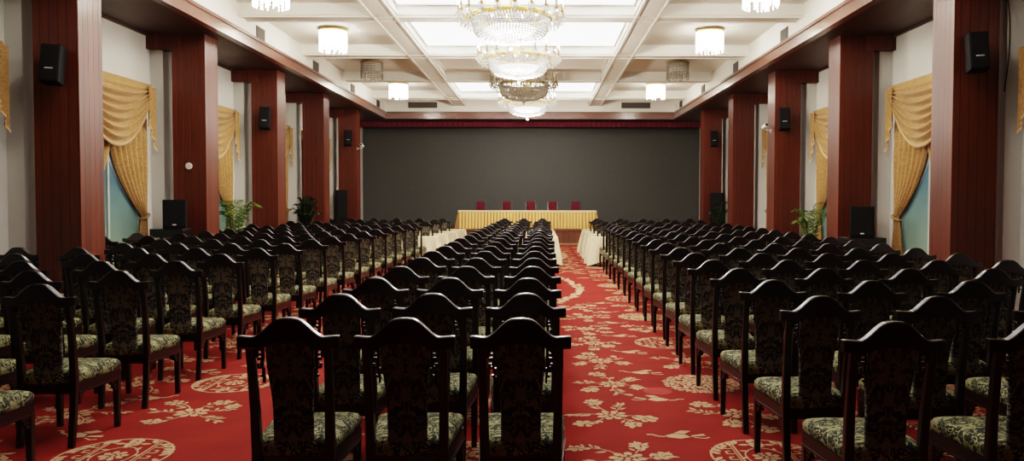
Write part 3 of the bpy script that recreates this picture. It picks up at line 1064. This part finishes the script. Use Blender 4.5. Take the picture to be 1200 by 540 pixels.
# ---------------- draped tables between the front rows
def draped_table(x0, x1, y, flare, label_t, label_c, gt, gc):
    """y: near edge"""
    D = 0.45
    cx, cy = (x0+x1)/2, y + D/2
    w, d = (x1-x0)/2, D/2
    t = thing('narrow_table', label_t, 'table', (cx, cy, 0), 0, gt)
    bm = NB(); box(bm, -w+0.03, w-0.03, -d+0.03, d-0.03, 0.755, 0.793); obj('tabletop', bm, M['chairwood'], t)
    for sx in (-1, 1):
        for sy in (-1, 1):
            bm = NB(); box(bm, sx*(w-0.1)-0.02, sx*(w-0.1)+0.02, sy*(d-0.08)-0.02, sy*(d-0.08)+0.02, 0, 0.755); obj('leg', bm, M['chairwood'], t)
    rng = random.Random(int(y*100)+int(x0*37))
    bm = NB()
    per = []
    N = 220
    L = 4*(w+d)
    for i in range(N):
        q = L*i/N
        if q < 2*w: p = (-w+q, -d); nr = (0, -1); cdist = min(q, 2*w-q)
        elif q < 2*w+2*d: p = (w, -d+(q-2*w)); nr = (1, 0); cdist = min(q-2*w, 2*w+2*d-q)
        elif q < 4*w+2*d: p = (w-(q-2*w-2*d), d); nr = (0, 1); cdist = min(q-2*w-2*d, 4*w+2*d-q)
        else: p = (-w, d-(q-4*w-2*d)); nr = (-1, 0); cdist = min(q-4*w-2*d, L-q)
        per.append((p, nr, q, cdist))
    ph = rng.random()*6
    rings = []
    for z in (0.12, 0.24, 0.38, 0.55, 0.71, 0.79, 0.80):
        k = (0.80-z)/0.68
        ring = []
        for p, nr, q, cd in per:
            corner = math.exp(-(cd/0.10)**2)
            dx, dy = p[0]/max(w, 1e-6), p[1]/max(d, 1e-6)
            a = 0.006 + k*(0.035 + 0.055*math.sin(q*19+ph) * (0.65+0.35*math.sin(q*5.1)))
            f = corner*k*flare
            dz = (-corner*k*0.09 + (1-corner)*0.05*math.sin(q*4.3+ph)) if z < 0.2 else 0
            ring.append((p[0]+nr[0]*a + math.copysign(f, dx)*0.8, p[1]+nr[1]*a + math.copysign(f, dy)*0.6, z+dz))
        rings.append(ring)
    R_ = loft(bm, rings, cap=False)
    bm.faces.new(R_[-1])
    o = obj('tablecloth', bm, M['cloth'], None, smooth=True, autosmooth=55, loc=(cx, cy, 0))
    tag(o, label_c, 'tablecloth', gc)

TW = ['nearest the camera', 'second from camera', 'third from camera', 'nearest the stage']
for i, y in enumerate(TABLE_ROWS):
    ny = y + 0.80
    draped_table(-1.52+0.008*(y-4), 0.50, ny, 0.15, 'narrow table in the middle block under cream cloth, ' + TW[i], 'cream cloth over a middle block table, ' + TW[i], 'tables of the middle block', 'cream cloths of the middle block')
    r0 = 1.44 + 0.01*(y-20)
    draped_table(r0, r0+2.0, ny, 0.17, 'narrow table beside the right aisle under cream cloth, ' + TW[i], 'cream cloth over right block table beside aisle, ' + TW[i], 'tables of the right block', 'cream cloths of the right block')
    draped_table(r0+2.3, r0+3.9, ny, 0.03, 'narrow outer table of the right block under cream cloth, ' + TW[i], 'cream cloth over outer right block table, ' + TW[i], 'tables of the right block', 'cream cloths of the right block')
    l1 = -2.80 + 0.045*(y-20)
    draped_table(l1-2.0, l1, ny, 0.11, 'narrow table beside the left aisle under cream cloth, ' + TW[i], 'cream cloth over left block table beside aisle, ' + TW[i], 'tables of the left block', 'cream cloths of the left block')
    draped_table(l1-3.7, l1-2.3, ny, 0.03, 'narrow outer table of the left block under cream cloth, ' + TW[i], 'cream cloth over outer left block table, ' + TW[i], 'tables of the left block', 'cream cloths of the left block')

# ---------------- chandeliers
def chandelier(x, y, lit, label):
    t = thing('crystal_chandelier', label, 'chandelier', (x, y, 0), 0, 'crystal chandeliers over the middle of the hall')
    zr = EYE + 3.49            # rim
    met = M['gold'] if lit else M['dim_gilt']
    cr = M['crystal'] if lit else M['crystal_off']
    rng = random.Random(int(y*10))
    bm = NB(); tube(bm, [(0, 0, zr-0.05), (0, 0, PAN)], 0.024, 8); lathe(bm, [(0.12, PAN-0.05), (0.10, PAN-0.10), (0.02, PAN-0.14)], 16)
    obj('rod', bm, met, t, smooth=True, autosmooth=40)
    bm = NB()
    lathe(bm, [(0.755, zr-0.035), (0.785, zr-0.02), (0.79, zr+0.03), (0.765, zr+0.055), (0.74, zr+0.03), (0.74, zr-0.02), (0.755, zr-0.035)], 48, cap=False)
    obj('rim', bm, met, t, smooth=True, autosmooth=40)
    # bowl: rows of hanging cut crystals
    bm = NB()
    prof = []
    NR = 15
    for k in range(NR):
        f = k/(NR-1)
        if f < 0.3: r, z = 0.755 - 0.05*f/0.3, zr - 0.05 - 0.16*f/0.3
        else:
            a = (f-0.3)/0.7*PI/2
            r, z = 0.705*math.cos(a)**0.8 if a < PI/2-0.01 else 0.02, zr - 0.21 - 0.25*math.sin(a)
        prof.append((r, z))
    for k, (r, z) in enumerate(prof):
        n = max(6, int(2*PI*r/0.058))
        for i in range(n):
            a = 2*PI*(i+0.5*(k % 2))/n
            octa(bm, (r*math.cos(a), r*math.sin(a), z + rng.uniform(-0.004, 0.004)), 0.026, 0.030, 0, 4, a)
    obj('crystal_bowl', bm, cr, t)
    # glowing lamps inside the bowl
    bm = NB()
    lathe(bm, [(0.03, zr-0.385), (0.22, zr-0.365), (0.40, zr-0.30), (0.50, zr-0.22), (0.48, zr-0.20), (0.03, zr-0.24)], 28)
    obj('inner_lamp', bm, M['crystal_hot'] if lit else M['candle'], t, smooth=True)
    bm = NB(); lathe(bm, [(0.03, zr-0.44), (0.10, zr-0.46), (0.11, zr-0.49), (0.04, zr-0.52), (0.03, zr-0.55), (0.045, zr-0.58), (0.01, zr-0.61)], 12)
    obj('finial', bm, cr, t, smooth=True)
    # arms with candles
    NA = 20
    for i in range(NA):
        a = 2*PI*(i+0.35)/NA
        ca, sa = math.cos(a), math.sin(a)
        P = lambda r, z: (r*ca, r*sa, z)
        bm = NB()
        tube(bm, [P(0.77, zr), P(0.85, zr-0.06), P(0.94, zr-0.06), P(1.0, zr+0.01), P(1.0, zr+0.06)], 0.011, 6)
        lathe(bm, [(0.012, 0.05), (0.05, 0.075), (0.052, 0.085), (0.012, 0.085)], 10, 0, (ca*1.0, sa*1.0, zr))
        arm = obj('arm', bm, met, t, smooth=True, autosmooth=40)
        bm = NB()
        tube(bm, [P(1.0, zr+0.085), P(1.0, zr+0.23)], 0.021, 8)
        obj('candle', bm, M['candle'], arm)
        bm = NB()
        ball(bm, P(1.0, zr+0.275), 0.024, 8, 6, 0, 1.8)
        obj('flame_bulb', bm, M['bulb'] if lit else M['candle'], arm, smooth=True)
        bm = NB()
        for q in range(7):
            b = 2*PI*q/7
            cx, cy = ca*1.0+0.055*math.cos(b), sa*1.0+0.055*math.sin(b)
            octa(bm, (cx, cy, zr+0.045), 0.014, 0.02); octa(bm, (cx, cy, zr-0.02), 0.018, 0.048)
        octa(bm, (ca*0.93, sa*0.93, zr-0.13), 0.020, 0.06)
        octa(bm, (ca*0.85, sa*0.85, zr-0.14), 0.018, 0.05)
        octa(bm, (ca*1.0, sa*1.0, zr-0.09), 0.018, 0.05)
        obj('pendant', bm, cr, arm)
    if lit:
        L = bpy.data.lights.new('chandelier_glow', 'POINT'); L.energy = 420; L.color = (1.0, 0.94, 0.84); L.shadow_soft_size = 0.05
        lo = bpy.data.objects.new('chandelier_glow', L); link(lo); lo.location = (0, 0, zr+0.60); lo.parent = t
        L2 = bpy.data.lights.new('chandelier_downlight', 'POINT'); L2.energy = 300; L2.color = (1.0, 0.94, 0.84); L2.shadow_soft_size = 0.05
        lo = bpy.data.objects.new('chandelier_downlight', L2); link(lo); lo.location = (0, 0, zr-0.67); lo.parent = t

CHY = [14.9, 19.15, 23.5, 27.8]
for k, (y, lit, lab) in enumerate(zip(CHY, (True, True, False, True), ('large glowing crystal chandelier with candle arms nearest the camera',
        'glowing crystal chandelier hanging second from the camera', 'unlit dim gilt crystal chandelier between two glowing ones', 'glowing crystal chandelier farthest away beside the end beam'))):
    chandelier(-0.56 + 0.04*k, y, lit, lab)

# ---------------- drum lights in the side coffers
def drum_light(x, y, lit, label, group):
    t = thing('ceiling_drum_light', label, 'ceiling light', (x, y, 0), 0, group)
    zt = EYE + 4.13
    met = M['gold'] if lit else M['dim_gilt']
    bm = NB(); tube(bm, [(0, 0, zt), (0, 0, PAN+0.001)], 0.012, 8); obj('rod', bm, met, t)
    bm = NB(); lathe(bm, [(0.33, zt-0.04), (0.345, zt-0.03), (0.345, zt), (0.32, zt+0.012), (0.02, zt+0.015)], 36); obj('cap', bm, met, t, smooth=True, autosmooth=40)
    rng = random.Random(int(y*7+x*3))
    bm = NB()
    N = 60
    for i in range(N):
        a = 2*PI*i/N
        L = rng.choice((0.30, 0.36, 0.42, 0.46, 0.50))
        cx, cy = 0.325*math.cos(a), 0.325*math.sin(a)
        z = zt-0.05
        while z > zt-0.04-L:
            octa(bm, (cx, cy, z), 0.017, 0.028, 0, 4, a); z -= 0.05
    obj('crystal_fringe', bm, M['fringe_lit'] if lit else M['crystal_off'], t)
    bm = NB(); lathe(bm, [(0.25, zt-0.30), (0.26, zt-0.28), (0.26, zt-0.05), (0.25, zt-0.04)], 32)
    obj('inner_shade', bm, M['crystal_hot'] if lit else M['panel_off'], t, smooth=True, autosmooth=40)
    if lit:
        L = bpy.data.lights.new('drum_glow', 'POINT'); L.energy = 44; L.color = (1.0, 0.95, 0.86); L.shadow_soft_size = 0.12
        lo = bpy.data.objects.new('drum_glow', L); link(lo); lo.location = (0, 0, zt-0.46); lo.parent = t

for s, x in ((1, -5.05), (-1, 4.16)):
    for k, (y, lit) in enumerate(zip((14.57, 18.92, 23.27, 27.62, 10.22), (True, True, False, True, True))):
        w = ('first at the top edge of the photo', 'second along from the camera', 'third along from the camera', 'farthest from camera', 'just above the photo', 'almost overhead')[k]
        drum_light(x, y, lit, '%s crystal drum light in the %s coffers, %s' % ('glowing' if lit else 'unlit', SIDE[s], w), 'drum lights of the %s coffers' % SIDE[s])

# ---------------- loudspeakers
def column_speaker(x, y, z, s, label):
    t = thing('wall_speaker', label, 'speaker', (x, y, z), 0, 'black speakers on the columns')
    tilt = Matrix.Rotation(R(-8), 4, 'X') @ Matrix.Rotation(R(12*s), 4, 'Z')
    bm = NB(); box(bm, -0.13, 0.13, -0.14, 0.10, -0.28, 0.28, bev=0.015); bm.transform(tilt); obj('cabinet', bm, M['black'], t)
    bm = NB(); box(bm, -0.115, 0.115, -0.152, -0.141, -0.26, 0.26, bev=0.004); bm.transform(tilt); g = obj('grille', bm, M['grille'], t)
    bm = NB(); box(bm, -0.055, 0.055, -0.158, -0.1525, -0.09, -0.075); bm.transform(tilt); obj('badge', bm, M['badge'], t)
    bm = NB(); box(bm, -0.04, 0.04, 0.05, 0.205, -0.05, 0.05); obj('mount', bm, M['black'], t)
for s in (1, -1):
    for k in (0, 2, 4):
        xin = CL if s > 0 else CR
        column_speaker(xin - s*CW*0.5 + (0.09 if s > 0 else (-0.12, -0.16, 0.0)[k//2]), COLY[k]-0.205, ((3.77, 3.91, 4.09) if s > 0 else (3.97, 3.91, 4.09))[k//2], s, 'black slim speaker mounted on the %s column from camera, %s side' % (ORD[k+1], SIDE[s]))

def pa_speaker(x, y, z0, w, hgt, d, label, group=None, stacked=False):
    t = thing('floor_speaker', label, 'speaker', (x, y, z0), R(20) if x < 0 else R(-20), group)
    n = 2 if stacked else 1
    for k in range(n):
        a, b = k*hgt/n, (k+1)*hgt/n - 0.004
        bm = NB(); box(bm, -w/2, w/2, -d/2, d/2, a, b, bev=0.012); obj('cabinet', bm, M['black'], t)
        bm = NB(); box(bm, -w/2+0.02, w/2-0.02, -d/2-0.012, -d/2-0.001, a+0.05, b-0.03, bev=0.004); obj('grille', bm, M['grille'], t)
    bm = NB(); box(bm, -0.035, 0.035, -d/2-0.018, -d/2-0.0125, 0.07, 0.095); obj('badge', bm, M['badge'], t)
    return t
def riser(x, y, w, d, h, label):
    t = thing('speaker_riser', label, 'stand', (x, y, 0))
    bm = NB(); box(bm, -w/2, w/2, -d/2, d/2, h-0.17, h, bev=0.01); obj('box', bm, M['chairwood'], t)
    for sx in (-1, 1):
        for sy in (-1, 1):
            bm = NB(); box(bm, sx*(w/2-0.05)-0.025, sx*(w/2-0.05)+0.025, sy*(d/2-0.05)-0.025, sy*(d/2-0.05)+0.025, 0, h-0.17); obj('leg', bm, M['chairwood'], t)
riser(-7.36, 15.35, 0.66, 0.44, 1.23, 'dark wooden stand under the left speaker before a column')
pa_speaker(-7.27, 15.33, 1.231, 0.42, 0.58, 0.34, 'black loudspeaker on a dark stand by the second left column', 'loudspeakers on stands')
riser(6.46, 15.35, 0.78, 0.44, 1.08, 'dark wooden stand under the right speaker before a column')
pa_speaker(6.44, 15.33, 1.081, 0.44, 0.62, 0.34, 'black loudspeaker on a dark stand by the second right column', 'loudspeakers on stands')
pa_speaker(-7.30, 28.3, 0.0, 0.40, 2.17, 0.40, 'tall black speaker tower before the farthest left column', 'speaker towers beside the stage', True)
pa_speaker(6.55, 28.3, 0.0, 0.46, 2.09, 0.40, 'tall black speaker tower before the farthest right column', 'speaker towers beside the stage', True)

# ---------------- cameras, disc, cable
def cctv(x, y, z, s, label):
    t = thing('security_camera', label, 'camera', (x, y, z), 0, 'white security cameras on the columns')
    bm = NB(); lathe(bm, [(0.05, -0.012), (0.055, 0.0), (0.05, 0.012)], 14); bm.transform(Matrix.Rotation(PI/2, 4, 'Y')); obj('mount', bm, M['white'], t)
    bm = NB(); tube(bm, [(0, 0, 0), (s*0.10, 0, 0.02), (s*0.16, -0.02, 0.05)], 0.022, 8); obj('arm', bm, M['white'], t, smooth=True)
    bm = NB(); lathe(bm, [(0.045, -0.14), (0.06, -0.12), (0.06, 0.13), (0.05, 0.14)], 14); bm.transform(Matrix.Translation((s*0.17, -0.02, 0.11)) @ Matrix.Rotation(R(80), 4, 'X')); obj('body', bm, M['white'], t, smooth=True, autosmooth=40)
    bm = NB(); lathe(bm, [(0.03, 0.0), (0.035, 0.02)], 12); bm.transform(Matrix.Translation((s*0.17, -0.165, 0.14)) @ Matrix.Rotation(R(80), 4, 'X')); obj('lens', bm, M['black'], t)
cctv(CL+0.013, 29.0, 3.73, 1, 'white security camera on the farthest left column')
cctv(CR-0.013, 20.45, 3.66, -1, 'white security camera on the third right column')

bm = NB(); lathe(bm, [(0.062, 0.0), (0.07, 0.008), (0.07, 0.02), (0.06, 0.028)], 24); bm.transform(Matrix.Rotation(PI/2, 4, 'X'))
o = obj('wall_disc', bm, M['white'], None, smooth=True, autosmooth=30, loc=(-7.21, COLY[1]-0.001, 2.50))
tag(o, 'small round white disc on the second left column', 'disc')

bm = NB()
tube(bm, [(XR-0.36+0.05*math.sin(i*0.35), 12.42 + 0.0*i, 5.03 - 0.10*i) for i in range(0, 15)], 0.008, 6)
bm.free()
bm = NB()
pts = [(XR-0.275, 11.62-0.1*math.sin(i*0.3), 5.0-0.14*i) for i in range(12)]
tube(bm, pts, 0.008, 6)
tag(obj('hanging_cable', bm, M['black']), 'thin dark cable hanging on the wall behind the nearest right column', 'cable')

# small dark box at the first left window
bm = NB(); box(bm, -0.06, 0.06, -0.22, 0.22, -0.16, 0.16, bev=0.02); box(bm, 0.061, 0.066, -0.19, 0.19, -0.13, 0.13)
tag(obj('wall_monitor', bm, M['black'], loc=(XL+0.12, 13.55, 1.41)), 'small black box in front of the second window on the left wall', 'monitor')
# ---------------- plants
def frond(bm, bml, a, reach, height, rng, leaves=14, L=0.24):
    pts = []
    for i in range(9):
        f = i/8
        r = reach*f**1.25; z = height*(1-(1-f)**1.7) - 0.35*reach*f**3
        pts.append((r*math.cos(a), r*math.sin(a), 0.30+z))
    tube(bm, pts, [0.010-0.008*i/8 for i in range(9)], 5)
    P = [Vector(p) for p in pts]
    for k in range(leaves):
        f = 0.25 + 0.75*k/(leaves-1)
        q = f*8; i = min(7, int(q)); p = P[i].lerp(P[i+1], q-i)
        t = (P[i+1]-P[i]).normalized()
        side = t.cross(Vector((0, 0, 1))).normalized()
        for s in (-1, 1):
            d = (t*0.75 + side*s*0.8 + Vector((0, 0, -0.25))).normalized()
            l = L*(1.0-0.5*abs(f-0.5))*rng.uniform(0.85, 1.1)
            w = d.cross(Vector((0, 0, 1))).normalized()*0.022
            m = p + d*l*0.5
            e = p + d*l + Vector((0, 0, -0.03))
            v = [bm.verts.new(x) for x in (p, m+w, e, m-w)]
            bm.faces.new(v)
def potted_palm(x, y, z, n, reach, height, mat, label, seed, sc=1.0, L=0.24, leaves=14):
    t = thing('potted_palm', label, 'plant', (x, y, z))
    rng = random.Random(seed)
    bm = NB(); lathe(bm, [(0.13, 0.0), (0.16, 0.02), (0.20, 0.30), (0.215, 0.33), (0.195, 0.335), (0.18, 0.28), (0.02, 0.27)], 24); obj('pot', bm, M['pot'], t, smooth=True, autosmooth=40)
    for k in range(n):
        bm = NB()
        a = 2*PI*k/n + rng.uniform(-0.25, 0.25)
        frond(bm, None, a, reach*rng.uniform(0.35, 1.0), height*rng.uniform(0.75, 1.05), rng, leaves, L)
        obj('frond', bm, mat, t)
potted_palm(-7.33, 18.5, 0, 17, 0.55, 1.56, M['leaf'], 'green potted palm before the third window on the left wall', 4)
potted_palm(6.62, 18.7, 0, 15, 0.50, 1.49, M['leaf'], 'green potted palm before the third window on the right wall', 6)
potted_palm(-7.15, 23.5, 0, 26, 0.42, 1.61, M['leafdark'], 'dark bushy potted plant before the fourth left column', 8, L=0.2, leaves=18)
potted_palm(6.38, 27.4, 0, 10, 0.5, 1.55, M['leafdark'], 'dark potted plant beside the right speaker tower', 9)

# ---------------- light
w = bpy.data.worlds.new('dim_surroundings'); scene.world = w; w.use_nodes = True
w.node_tree.nodes['Background'].inputs[0].default_value = (1.0, 0.9, 0.8, 1); w.node_tree.nodes['Background'].inputs[1].default_value = 0.02

# ---------------- camera
cam = bpy.data.cameras.new('camera'); co = bpy.data.objects.new('camera', cam); link(co)
cam.sensor_fit = 'HORIZONTAL'; cam.sensor_width = 36.0; cam.lens = 27.0
VX, VY = 632.0, 234.0        # where the hall's long lines meet in the picture
CX, CY = 600.0, 263.0
cam.shift_y = -(270.0-CY)/1200.0
cam.shift_x = -(VX-CX)/1200.0
yaw = 0.0; pitch = math.atan((CY-VY)/900.0)
co.location = (0, 0, EYE)
fwd = Vector((0, 1, 0))
mat = Matrix.Rotation(yaw, 4, 'Z') @ Matrix.Rotation(PI/2 - pitch, 4, 'X') @ Matrix.Rotation(R(0.1), 4, 'Z')
co.rotation_euler = mat.to_euler()
cam.clip_end = 200
scene.camera = co

scene.view_settings.view_transform = 'Filmic'
scene.view_settings.look = 'High Contrast'
scene.view_settings.exposure = 0.6
scene.cycles.use_denoising = True
scene.cycles.max_bounces = 8
scene.cycles.diffuse_bounces = 4
scene.cycles.glossy_bounces = 3
scene.cycles.transparent_max_bounces = 12
scene.cycles.sample_clamp_indirect = 6.0
